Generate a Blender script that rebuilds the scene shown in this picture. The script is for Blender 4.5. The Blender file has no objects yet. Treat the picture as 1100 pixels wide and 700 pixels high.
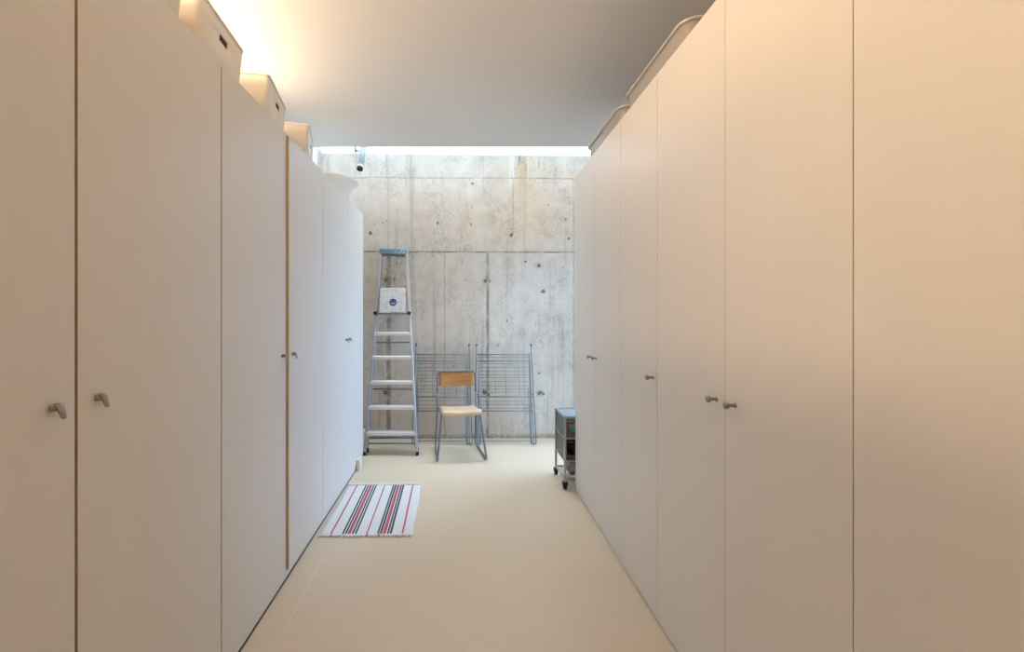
import bpy, bmesh, math, random
from mathutils import Vector, Matrix
random.seed(7)
S = bpy.context.scene
COL = S.collection

# ------------------------------------------------------------------ camera, world, lights, exposure
FPX = 450.0                                   # focal length in pixels of the 1100 px wide frame
CAMZ = 1.405
cam_d = bpy.data.cameras.new('camera')
cam_d.sensor_width = 36.0
cam_d.lens = FPX / 1100.0 * 36.0
cam_d.shift_x = 60.0 / 1100.0
cam_d.shift_y = -13.0 / 1100.0
cam_d.clip_start = 0.02
cam = bpy.data.objects.new('camera', cam_d)
COL.objects.link(cam)
cam.location = (0, 0, CAMZ)
cam.rotation_euler = (math.pi / 2, 0, 0)
S.camera = cam

S.view_settings.view_transform = 'Standard'
S.view_settings.look = 'None'
S.view_settings.exposure = 0.0
S.view_settings.gamma = 1.0
S.view_settings.use_curve_mapping = False
try:
    S.cycles.max_bounces = 14
    S.cycles.diffuse_bounces = 10
    S.cycles.transparent_max_bounces = 16
    S.cycles.sample_clamp_indirect = 6.0
    S.cycles.use_denoising = True
except Exception:
    pass

HORIZON = (0.13, 0.36, 0.90, 1)
MIDSKY = (0.44, 0.67, 0.98, 1)
ZENITH = (0.93, 0.97, 1.0, 1)
SKY_STRENGTH = 11.5
LAMP = (1.0, 0.69, 0.42)
LAMP_SOFT = (1.0, 0.77, 0.54)
LAMP_W = 60.0

w = bpy.data.worlds.new('sky')
S.world = w
w.use_nodes = True
wt = w.node_tree
bg = wt.nodes['Background']
# overcast sky: brighter and whiter towards the zenith, dim bounce from the ground below the horizon
tc = wt.nodes.new('ShaderNodeTexCoord')
sx_ = wt.nodes.new('ShaderNodeSeparateXYZ')
rp = wt.nodes.new('ShaderNodeValToRGB')
mr = wt.nodes.new('ShaderNodeMapRange')
mr.inputs[1].default_value = -1.0
mr.inputs[2].default_value = 1.0
wt.links.new(tc.outputs['Generated'], sx_.inputs[0])
wt.links.new(sx_.outputs[2], mr.inputs[0])
wt.links.new(mr.outputs[0], rp.inputs[0])
els = rp.color_ramp.elements
els[0].position, els[0].color = 0.0, (0.16, 0.19, 0.20, 1)
els[1].position, els[1].color = 1.0, ZENITH
for p_, c_ in ((0.485, (0.22, 0.27, 0.30, 1)), (0.515, HORIZON), (0.70, MIDSKY)):
    el_ = els.new(p_)
    el_.color = c_
wt.links.new(rp.outputs[0], bg.inputs['Color'])
bg.inputs['Strength'].default_value = SKY_STRENGTH


def area(name, loc, target, sx, sy, watts, col, portal=False):
    d = bpy.data.lights.new(name, 'AREA')
    d.shape = 'RECTANGLE'
    d.size = sx
    d.size_y = sy
    d.energy = watts
    d.color = col
    o = bpy.data.objects.new(name, d)
    COL.objects.link(o)
    o.location = loc
    dirv = Vector(target) - Vector(loc)
    o.rotation_euler = dirv.to_track_quat('-Z', 'Y').to_euler()
    if portal:
        d.cycles.is_portal = True
    return o


# skylight opening guides the sky's own light indoors
area('skylight_portal', (0, 4.37, 3.55), (0, 4.37 - .535, 3.55 - .75), 3.2, 0.93, 1.0, (1, 1, 1), portal=True)
area('side_glazing_portal', (1.70, 4.04, 1.25), (0, 4.04, 1.25), 2.3, 1.12, 1.0, (1, 1, 1), portal=True)


def lamp_tube(name, x, y, z, length, watts, up, col=LAMP):
    # a warm fluorescent tube lying on the wall above the left wardrobes, along the row
    d = bpy.data.lights.new(name, 'AREA')
    d.shape = 'RECTANGLE'
    d.size = 0.12
    d.size_y = length
    d.energy = watts
    d.color = col
    o = bpy.data.objects.new(name, d)
    COL.objects.link(o)
    o.location = (x, y, z)
    dirv = Vector((0.9, 0, up))
    o.rotation_euler = dirv.to_track_quat('-Z', 'Y').to_euler()
    # keep the long side along the row
    zax = -dirv.normalized()
    yax = Vector((0, 1, 0))
    xax = yax.cross(zax)
    o.rotation_euler = Matrix((xax, yax, zax)).transposed().to_euler()
    return o


lamp_tube('tube_lamp_light', -1.42, 0.80, 2.70, 1.2, LAMP_W, 0.42)
lamp_tube('tube_lamp_light', -1.40, 2.25, 2.60, 1.3, LAMP_W * 0.17, 1.2, LAMP_SOFT)


# ------------------------------------------------------------------ materials
class NT:
    def __init__(self, name):
        self.m = bpy.data.materials.new(name)
        self.m.use_nodes = True
        self.t = self.m.node_tree
        self.n = self.t.nodes
        self.p = self.n['Principled BSDF']
        self.out = self.n['Material Output']

    def node(self, typ, **kw):
        nd = self.n.new(typ)
        for k, v in kw.items():
            setattr(nd, k, v)
        return nd

    def put(self, sock, v):
        if isinstance(v, bpy.types.NodeSocket):
            self.t.links.new(v, sock)
        else:
            if sock.type == 'RGBA' and len(v) == 3:
                v = (*v, 1)
            sock.default_value = v

    def math(self, op, a, b=0.0, c=None, clamp=False):
        nd = self.node('ShaderNodeMath', operation=op, use_clamp=clamp)
        self.put(nd.inputs[0], a)
        self.put(nd.inputs[1], b)
        if c is not None:
            self.put(nd.inputs[2], c)
        return nd.outputs[0]

    def smooth(self, x, a, b):      # 0 at a, 1 at b
        nd = self.node('ShaderNodeMapRange', interpolation_type='SMOOTHSTEP')
        self.put(nd.inputs[0], x)
        nd.inputs[1].default_value = a
        nd.inputs[2].default_value = b
        return nd.outputs[0]

    def mix(self, f, a, b, mode='MIX'):
        nd = self.node('ShaderNodeMix', data_type='RGBA', blend_type=mode)
        self.put(nd.inputs[0], f)
        self.put(nd.inputs[6], a)
        self.put(nd.inputs[7], b)
        return nd.outputs[2]

    def coord(self, which='Object'):
        return self.node('ShaderNodeTexCoord').outputs[which]

    def mapping(self, v, scale=(1, 1, 1), loc=(0, 0, 0)):
        nd = self.node('ShaderNodeMapping')
        self.t.links.new(v, nd.inputs[0])
        nd.inputs['Scale'].default_value = scale
        nd.inputs['Location'].default_value = loc
        return nd.outputs[0]

    def noise(self, v, scale, detail=4, rough=0.55):
        nd = self.node('ShaderNodeTexNoise')
        self.t.links.new(v, nd.inputs['Vector'])
        nd.inputs['Scale'].default_value = scale
        nd.inputs['Detail'].default_value = detail
        nd.inputs['Roughness'].default_value = rough
        return nd.outputs['Fac']

    def voro(self, v, scale, feature='F1', rnd=1.0):
        nd = self.node('ShaderNodeTexVoronoi', feature=feature)
        self.t.links.new(v, nd.inputs['Vector'])
        nd.inputs['Scale'].default_value = scale
        nd.inputs['Randomness'].default_value = rnd
        return nd

    def bump(self, h, strength=0.3, dist=0.01):
        nd = self.node('ShaderNodeBump')
        self.t.links.new(h, nd.inputs['Height'])
        nd.inputs['Strength'].default_value = strength
        nd.inputs['Distance'].default_value = dist
        self.t.links.new(nd.outputs[0], self.p.inputs['Normal'])

    def set(self, **kw):
        for k, v in kw.items():
            self.put(self.p.inputs[k.replace('_', ' ')], v)
        return self.m


def simple(name, col, rough=0.5, metal=0.0, var=0.06, scale=6.0, spec=0.4, bump=0.0):
    """plain surface with a faint procedural mottle"""
    t = NT(name)
    n = t.noise(t.coord(), scale, 4)
    c = t.mix(n, [x * (1 - var) for x in col], [min(1, x * (1 + var)) for x in col])
    t.set(Base_Color=c, Roughness=rough, Metallic=metal)
    t.p.inputs['Specular IOR Level'].default_value = spec
    if bump:
        t.bump(t.noise(t.coord(), scale * 20, 2), bump, 0.002)
    return t.m


def make_laminate():
    t = NT('white_laminate')
    v = t.coord()
    n = t.noise(t.mapping(v, (2.0, 2.0, 0.5)), 2.5, 3)
    grain = t.noise(t.mapping(v, (90, 90, 1.5)), 3.0, 3)
    c = t.mix(n, (0.70, 0.685, 0.655), (0.73, 0.715, 0.69))
    c = t.mix(t.math('MULTIPLY', grain, 0.10), c, (0.62, 0.60, 0.57))
    t.set(Base_Color=c, Roughness=0.42)
    t.p.inputs['Specular IOR Level'].default_value = 0.35
    return t.m


def make_floor():
    t = NT('cream_resin')
    v = t.coord()
    n1 = t.noise(v, 1.3, 5)
    n2 = t.noise(v, 14, 4)
    c = t.mix(n1, (0.645, 0.55, 0.435), (0.69, 0.595, 0.475))
    c = t.mix(t.math('MULTIPLY', n2, 0.14), c, (0.56, 0.48, 0.38))
    sep = t.node('ShaderNodeSeparateXYZ')
    t.t.links.new(v, sep.inputs[0])
    # pale filled joint running parallel to the left wardrobes
    d = t.math('ABSOLUTE', t.math('SUBTRACT', sep.outputs[0], -0.765))
    line = t.math('SUBTRACT', 1.0, t.smooth(d, 0.001, 0.0045))
    line = t.math('MULTIPLY', line, t.math('SUBTRACT', 1.0, t.smooth(sep.outputs[1], 2.3, 2.55)))
    line = t.math('MULTIPLY', line, t.smooth(t.noise(v, 5, 2), 0.30, 0.55))
    c = t.mix(t.math('MULTIPLY', line, 0.45), c, (0.83, 0.78, 0.68))
    # scuffs
    sc = t.smooth(t.noise(t.mapping(v, (1, 1, 1)), 9, 6, 0.7), 0.66, 0.80)
    c = t.mix(t.math('MULTIPLY', sc, 0.18), c, (0.45, 0.40, 0.32))
    r = t.math('MULTIPLY_ADD', n2, 0.12, 0.30)
    t.set(Base_Color=c, Roughness=r)
    t.p.inputs['Specular IOR Level'].default_value = 0.35
    return t.m


def wx(px):
    return (px - 490.0) / 95.3


def wz(py):
    return CAMZ + (337.0 - py) / 95.3


def make_concrete(detail=True):
    t = NT('board_concrete' if detail else 'plain_concrete')
    v = t.coord()
    sep = t.node('ShaderNodeSeparateXYZ')
    t.t.links.new(v, sep.inputs[0])
    X, Z = sep.outputs[0], sep.outputs[2]
    big = t.noise(v, 1.6, 5, 0.6)
    mid = t.noise(v, 5.5, 6, 0.65)
    fine = t.noise(v, 45, 4, 0.6)
    base = t.mix(t.smooth(big, 0.25, 0.75), (0.64, 0.55, 0.455), (0.76, 0.67, 0.57))
    base = t.mix(t.math('MULTIPLY', t.smooth(mid, 0.45, 0.70), 0.6), base, (0.80, 0.735, 0.65))
    base = t.mix(t.math('MULTIPLY', t.smooth(mid, 0.48, 0.28), 0.45), base, (0.44, 0.375, 0.30))
    base = t.mix(t.math('MULTIPLY', fine, 0.22), base, (0.52, 0.465, 0.39))
    # vertical run marks
    st = t.noise(t.mapping(v, (11, 1, 0.55)), 1.0, 5, 0.6)
    base = t.mix(t.math('MULTIPLY', t.smooth(st, 0.54, 0.72), 0.48), base, (0.35, 0.305, 0.245))
    base = t.mix(t.math('MULTIPLY', t.smooth(st, 0.42, 0.28), 0.45), base, (0.80, 0.77, 0.72))
    h = t.math('MULTIPLY', mid, 0.25)
    if detail:
        # dark efflorescence scribbles, mostly low on the wall
        vein = t.math('ABSOLUTE', t.math('SUBTRACT', t.noise(t.mapping(v, (5, 1, 3.2)), 1.6, 7, 0.72), 0.5))
        vm = t.math('SUBTRACT', 1.0, t.smooth(vein, 0.004, 0.022))
        vm = t.math('MULTIPLY', vm, t.smooth(t.noise(v, 2.2, 2), 0.46, 0.60))
        base = t.mix(t.math('MULTIPLY', vm, 0.42), base, (0.22, 0.195, 0.165))
        # rust coloured wash near the right end of the top band and general warm blotches
        warm = t.math('SUBTRACT', 1.0, t.smooth(t.math('ABSOLUTE', t.math('SUBTRACT', X, wx(562))), 0.01, 0.13))
        warm = t.math('MULTIPLY', warm, t.smooth(Z, 2.45, 3.15))
        warm = t.math('MULTIPLY', warm, t.smooth(t.noise(t.mapping(v, (26, 1, 1.1)), 1.0, 5), 0.36, 0.55))
        base = t.mix(t.math('MULTIPLY', warm, 0.9), base, (0.46, 0.30, 0.16))
        wash = t.math('SUBTRACT', 1.0, t.smooth(t.math('ABSOLUTE', t.math('SUBTRACT', X, wx(566))), 0.06, 0.36))
        wash = t.math('MULTIPLY', wash, t.smooth(Z, 1.9, 2.7))
        base = t.mix(t.math('MULTIPLY', wash, 0.45), base, (0.70, 0.57, 0.39))
        pour = t.math('SUBTRACT', 1.0, t.smooth(t.math('ABSOLUTE', t.math('SUBTRACT', X, wx(550))), 0.006, 0.04))
        pour = t.math('MULTIPLY', pour, t.smooth(Z, 2.78, 2.95))
        base = t.mix(t.math('MULTIPLY', pour, 0.5), base, (0.80, 0.78, 0.74))
        # black runs under the coping
        run = t.smooth(t.noise(t.mapping(v, (34, 1, 5.0)), 1.0, 5, 0.7), 0.55, 0.66)
        rx = t.math('SUBTRACT', 1.0, t.smooth(t.math('ABSOLUTE', t.math('SUBTRACT', X, wx(565))), 0.12, 0.24))
        run = t.math('MULTIPLY', t.math('MULTIPLY', run, rx), t.smooth(Z, 2.75, 3.05))
        base = t.mix(t.math('MULTIPLY', run, 0.85), base, (0.16, 0.14, 0.12))
        # warm brown mottle at the foot, darkest close to the floor
        foot = t.math('MULTIPLY', t.math('SUBTRACT', 1.0, t.smooth(Z, 0.10, 0.50)), t.smooth(mid, 0.35, 0.62))
        base = t.mix(t.math('MULTIPLY', foot, 0.35), base, (0.42, 0.32, 0.21))
        foot2 = t.math('MULTIPLY', t.math('SUBTRACT', 1.0, t.smooth(Z, 0.015, 0.07)), t.smooth(fine, 0.25, 0.6))
        base = t.mix(t.math('MULTIPLY', foot2, 0.7), base, (0.20, 0.16, 0.11))

        wob = t.math('MULTIPLY', t.math('SUBTRACT', t.noise(v, 9, 3), 0.5), 0.012)

        def joint(coord, at, half, amt, lo=None, hi=None, col=(0.22, 0.19, 0.15)):
            nonlocal base, h
            d = t.math('ABSOLUTE', t.math('SUBTRACT', t.math('ADD', coord, wob), at))
            m = t.math('SUBTRACT', 1.0, t.smooth(d, half * 0.3, half))
            other = Z if coord == X else X
            if lo is not None:
                m = t.math('MULTIPLY', m, t.math('GREATER_THAN', other, lo))
            if hi is not None:
                m = t.math('MULTIPLY', m, t.math('LESS_THAN', other, hi))
            m2 = t.math('MULTIPLY', m, t.math('MULTIPLY_ADD', t.smooth(t.noise(v, 7, 3), 0.35, 0.6), 0.7, 0.3))
            base = t.mix(t.math('MULTIPLY', m2, amt), base, col)
            h = t.math('SUBTRACT', h, t.math('MULTIPLY', m, 0.35))

        joint(Z, wz(270.7), 0.014, 0.85)
        joint(Z, wz(191.5), 0.011, 0.55, col=(0.33, 0.27, 0.19))
        joint(X, wx(417.5), 0.036, 0.80, hi=2.10, col=(0.20, 0.185, 0.165))
        joint(X, wx(523.5), 0.026, 0.72, hi=2.10, col=(0.20, 0.185, 0.165))
        joint(X, wx(616.5), 0.014, 0.40, hi=2.93)
        joint(X, wx(417.0), 0.012, 0.15, lo=2.10, hi=2.93)
        joint(X, wx(551.0), 0.016, 0.38, lo=2.30, hi=2.93, col=(0.36, 0.27, 0.17))
        joint(X, wx(477.0), 0.012, 0.22, lo=0.0, hi=2.10)

        # bug holes
        for sc, rad, thr in ((9.0, 0.095, 0.55), (19.0, 0.13, 0.62), (4.0, 0.055, 0.5), (30.0, 0.16, 0.75)):
            vo = t.voro(v, sc)
            sp = t.node('ShaderNodeSeparateColor')
            t.t.links.new(vo.outputs['Color'], sp.inputs[0])
            m = t.math('SUBTRACT', 1.0, t.smooth(vo.outputs['Distance'], rad * 0.55, rad))
            m = t.math('MULTIPLY', m, t.math('GREATER_THAN', sp.outputs[0], thr))
            base = t.mix(t.math('MULTIPLY', m, 0.80), base, (0.15, 0.14, 0.125))
            h = t.math('SUBTRACT', h, t.math('MULTIPLY', m, 0.5))
        # tie holes with torn edges
        rag = t.math('MULTIPLY', t.math('SUBTRACT', t.noise(v, 28, 3), 0.5), 0.07)
        for px, py, r in ((414.8, 300.5, .026), (423.5, 299.5, .013), (521.2, 301, .024), (526, 302, .010), (583.6, 312.6, .020),
                          (414.6, 421.4, .026), (520.4, 421.6, .028), (579.5, 422, .024), (578.7, 285, .024),
                          (584, 424, .014), (525, 424, .013), (398, 251, .018), (470, 239, .016), (506, 241, .012), (565, 281, .010),
                          (549, 252, .018), (549, 245, .010), (507, 197, .010), (608, 235, .015), (611, 256, .014),
                          (589, 219, .010), (580, 401, .012), (534, 371, .012), (545, 345, .012), (453, 300, .008)):
            sub = t.node('ShaderNodeVectorMath', operation='SUBTRACT')
            t.t.links.new(v, sub.inputs[0])
            sub.inputs[1].default_value = (wx(px), 0, wz(py))
            fl = t.node('ShaderNodeVectorMath', operation='MULTIPLY')
            t.t.links.new(sub.outputs[0], fl.inputs[0])
            fl.inputs[1].default_value = (1, 0, 1)
            ln = t.node('ShaderNodeVectorMath', operation='LENGTH')
            t.t.links.new(fl.outputs[0], ln.inputs[0])
            d = t.math('ADD', ln.outputs['Value'], rag)
            core = t.math('SUBTRACT', 1.0, t.smooth(d, r * 0.7, r * 1.05))
            if r > .02:
                halo = t.math('SUBTRACT', 1.0, t.smooth(d, r * 1.2, r * 2.6))
                base = t.mix(t.math('MULTIPLY', halo, 0.32), base, (0.30, 0.275, 0.235))
            base = t.mix(t.math('MULTIPLY', core, 0.85), base, (0.13, 0.12, 0.10))
            h = t.math('SUBTRACT', h, t.math('MULTIPLY', core, 0.8))
        # the pale plugged tie hole
        sub = t.node('ShaderNodeVectorMath', operation='SUBTRACT')
        t.t.links.new(v, sub.inputs[0])
        sub.inputs[1].default_value = (wx(502.5), 0, wz(267))
        ln = t.node('ShaderNodeVectorMath', operation='LENGTH')
        t.t.links.new(sub.outputs[0], ln.inputs[0])
        ring = t.math('ABSOLUTE', t.math('SUBTRACT', t.math('ADD', ln.outputs['Value'], t.math('MULTIPLY', rag, 0.3)), 0.04))
        base = t.mix(t.math('MULTIPLY', t.math('SUBTRACT', 1.0, t.smooth(ring, 0.002, 0.012)), 0.35), base, (0.30, 0.26, 0.21))
    t.set(Base_Color=base, Roughness=0.82)
    t.p.inputs['Specular IOR Level'].default_value = 0.25
    t.bump(h, 0.5, 0.02)
    return t.m


def make_glass():
    t = NT('clear_glazing')
    tr = t.node('ShaderNodeBsdfTransparent')
    tr.inputs[0].default_value = (0.95, 0.98, 0.97, 1)
    gl = t.node('ShaderNodeBsdfGlossy')
    gl.inputs['Roughness'].default_value = 0.02
    mx = t.node('ShaderNodeMixShader')
    fr = t.node('ShaderNodeFresnel')
    fr.inputs[0].default_value = 1.3
    t.t.links.new(fr.outputs[0], mx.inputs[0])
    t.t.links.new(tr.outputs[0], mx.inputs[1])
    t.t.links.new(gl.outputs[0], mx.inputs[2])
    t.t.links.new(mx.outputs[0], t.out.inputs['Surface'])
    return t.m


def make_milky(name, col, clear, rough=0.25):
    t = NT(name)
    n = t.noise(t.coord(), 12, 3)
    c = t.mix(n, [x * 0.95 for x in col], col)
    t.set(Base_Color=c, Roughness=rough)
    tl = t.node('ShaderNodeBsdfTranslucent')
    t.t.links.new(c, tl.inputs[0])
    tr = t.node('ShaderNodeBsdfTransparent')
    m1 = t.node('ShaderNodeMixShader')
    m1.inputs[0].default_value = 0.35
    t.t.links.new(t.p.outputs[0], m1.inputs[1])
    t.t.links.new(tl.outputs[0], m1.inputs[2])
    m2 = t.node('ShaderNodeMixShader')
    m2.inputs[0].default_value = clear
    t.t.links.new(m1.outputs[0], m2.inputs[1])
    t.t.links.new(tr.outputs[0], m2.inputs[2])
    t.t.links.new(m2.outputs[0], t.out.inputs['Surface'])
    return t.m


def make_wood(name, c1, c2, axis_scale=(3, 40, 40), rough=0.4):
    t = NT(name)
    v = t.coord()
    n = t.noise(t.mapping(v, axis_scale), 1.0, 5, 0.6)
    n2 = t.noise(t.mapping(v, [a * 3 for a in axis_scale]), 1.5, 3)
    c = t.mix(t.smooth(n, 0.3, 0.7), c1, c2)
    c = t.mix(t.math('MULTIPLY', n2, 0.25), c, [x * 0.75 for x in c1])
    t.set(Base_Color=c, Roughness=rough)
    return t.m


def make_rug(width):
    t = NT('striped_cotton')
    v = t.coord()
    sep = t.node('ShaderNodeSeparateXYZ')
    t.t.links.new(v, sep.inputs[0])
    u = t.math('ADD', sep.outputs[0], width / 2)
    fac = t.math('DIVIDE', u, width)
    ramp = t.node('ShaderNodeValToRGB')
    ramp.color_ramp.interpolation = 'CONSTANT'
    white, red, navy = (0.72, 0.755, 0.79, 1), (0.52, 0.065, 0.13, 1), (0.018, 0.028, 0.05, 1)
    bands = [(0.072, 0.011, red)]
    for c in (0.188, 0.412):
        bands += [(c - 0.040, .0120, navy), (c - 0.023, .0120, navy), (c, .021, red), (c + 0.023, .0120, navy), (c + 0.040, .0120, navy)]
    bands += [(0.300, .011, red), (0.528, .011, red)]
    bands.sort()
    stops = [(0.0, white)]
    for c, wd, col in bands:
        stops += [((c - wd / 2) / width, col), ((c + wd / 2) / width, white)]
    el = ramp.color_ramp.elements
    el[0].position, el[0].color = stops[0]
    el[1].position, el[1].color = stops[1]
    for p, c in stops[2:]:
        e = el.new(p)
        e.color = c
    t.t.links.new(fac, ramp.inputs[0])
    wv = t.node('ShaderNodeTexWave', bands_direction='Y')
    t.t.links.new(v, wv.inputs[0])
    wv.inputs['Scale'].default_value = 60
    wv.inputs['Distortion'].default_value = 0.6
    c = t.mix(t.math('MULTIPLY', wv.outputs['Fac'], 0.12), ramp.outputs[0], (0.45, 0.46, 0.48))
    t.set(Base_Color=c, Roughness=0.9)
    t.bump(wv.outputs['Fac'], 0.3, 0.003)
    return t.m


def make_platform():
    """ladder platform: white sheet with pale swirling print"""
    t = NT('printed_white_sheet')
    v = t.coord()
    n = t.noise(t.mapping(v, (1, 1, 1)), 22, 5, 0.7)
    c = t.mix(t.smooth(n, 0.52, 0.62), (0.72, 0.74, 0.76), (0.55, 0.57, 0.62))
    n2 = t.noise(v, 30, 3)
    c = t.mix(t.math('MULTIPLY', t.smooth(n2, 0.62, 0.70), 0.5), c, (0.70, 0.42, 0.40))
    t.set(Base_Color=c, Roughness=0.4, Metallic=0.1)
    return t.m


def make_cap():
    t = NT('teal_speckled_plastic')
    v = t.coord()
    sep = t.node('ShaderNodeSeparateXYZ')
    t.t.links.new(v, sep.inputs[0])
    n = t.noise(v, 60, 4, 0.7)
    m = t.math('MULTIPLY', t.smooth(n, 0.46, 0.56), t.smooth(sep.outputs[0], -0.12, 0.06))
    c = t.mix(m, (0.17, 0.36, 0.45), (0.68, 0.76, 0.80))
    t.set(Base_Color=c, Roughness=0.45)
    return t.m


M = {}
M['laminate'] = make_laminate()
M['edge'] = simple('tan_board_edge', (0.56, 0.42, 0.27), 0.6, var=0.1, scale=20)
M['carcass'] = simple('beige_carcass', (0.50, 0.40, 0.29), 0.6)
M['plinth'] = simple('plinth_laminate', (0.70, 0.69, 0.67), 0.5)
M['shade_strip'] = simple('dark_grey_shade', (0.10, 0.10, 0.105), 0.6)  # painted shade for the gap between plinth and floor
M['knob'] = simple('brushed_nickel', (0.32, 0.30, 0.28), 0.38, metal=0.75, scale=30)
M['floor'] = make_floor()
M['concrete'] = make_concrete(True)
M['plaster'] = simple('white_plaster', (0.76, 0.755, 0.75), 0.8, var=0.02, scale=2, spec=0.2, bump=0.05)
M['ceil'] = simple('white_ceiling_paint', (0.71, 0.705, 0.70), 0.7, var=0.02, scale=1.5, spec=0.3)
M['whiteframe'] = simple('white_painted_metal', (0.86, 0.87, 0.88), 0.4, var=0.02)
M['glass'] = make_glass()
M['box'] = simple('cream_box_plastic', (0.78, 0.745, 0.68), 0.45, var=0.03)
M['basin'] = make_milky('white_basin_plastic', (0.84, 0.85, 0.86), 0.02)
M['milky'] = make_milky('frosted_clear_plastic', (0.62, 0.60, 0.57), 0.22)
M['milkrim'] = make_milky('frosted_clear_rim', (0.80, 0.78, 0.74), 0.08)
M['alu'] = simple('ladder_aluminium', (0.52, 0.54, 0.56), 0.36, metal=0.6, var=0.08, scale=25)
M['alubright'] = simple('ladder_tread_aluminium', (0.80, 0.82, 0.85), 0.40, metal=0.35, var=0.05, scale=25)
M['darksteel'] = simple('dull_steel', (0.26, 0.27, 0.28), 0.45, metal=0.5, scale=20)
M['black'] = simple('black_rubber', (0.018, 0.018, 0.02), 0.6, scale=20)
M['wire'] = simple('rack_steel', (0.22, 0.24, 0.245), 0.42, metal=0.3, scale=20)
M['chairsteel'] = simple('chair_tube_grey', (0.22, 0.235, 0.26), 0.36, metal=0.35, scale=20)
M['seatwood'] = make_wood('birch_plywood', (0.63, 0.44, 0.28), (0.76, 0.58, 0.41), (3, 40, 10))
M['backwood'] = make_wood('oiled_plywood', (0.42, 0.19, 0.065), (0.55, 0.27, 0.10), (4, 30, 30))
M['platform'] = make_platform()
M['cap'] = make_cap()
M['blue'] = simple('blue_print', (0.022, 0.085, 0.24), 0.35, var=0.15, scale=40)
M['palered'] = simple('faded_red_print', (0.70, 0.40, 0.38), 0.4)
M['whiteplastic'] = simple('white_plastic', (0.84, 0.84, 0.85), 0.4, var=0.02)
M['fringe'] = simple('cotton_fringe', (0.80, 0.80, 0.80), 0.95, var=0.2, scale=60)
M['rust'] = simple('red_cotton_thread', (0.50, 0.16, 0.14), 0.95, var=0.2, scale=60)
M['chrome'] = simple('trolley_chrome', (0.45, 0.45, 0.45), 0.30, metal=0.75, scale=20)
M['sheet'] = make_milky('smoky_clear_panel', (0.25, 0.275, 0.27), 0.30, 0.15)
M['bluetop'] = simple('blue_grey_top', (0.30, 0.38, 0.44), 0.25, var=0.12, scale=12)
M['cover'] = simple('blue_magazine_cover', (0.22, 0.50, 0.66), 0.35, var=0.2, scale=14)
M['redpaper'] = simple('red_magazine_border', (0.50, 0.13, 0.14), 0.4)
M['dark_fill'] = simple('dark_brown_fill', (0.085, 0.045, 0.028), 0.95, var=0.3, scale=18)
M['darkcloth'] = simple('dark_cloth', (0.045, 0.042, 0.042), 0.9, var=0.4, scale=18)
M['greycloth'] = simple('grey_cloth', (0.30, 0.28, 0.27), 0.9, var=0.3, scale=18)
M['lampgrey'] = simple('pale_grey_lamp_paint', (0.50, 0.56, 0.60), 0.35, metal=0.2)
M['lens'] = simple('lamp_black_glass', (0.012, 0.013, 0.016), 0.15)


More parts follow.
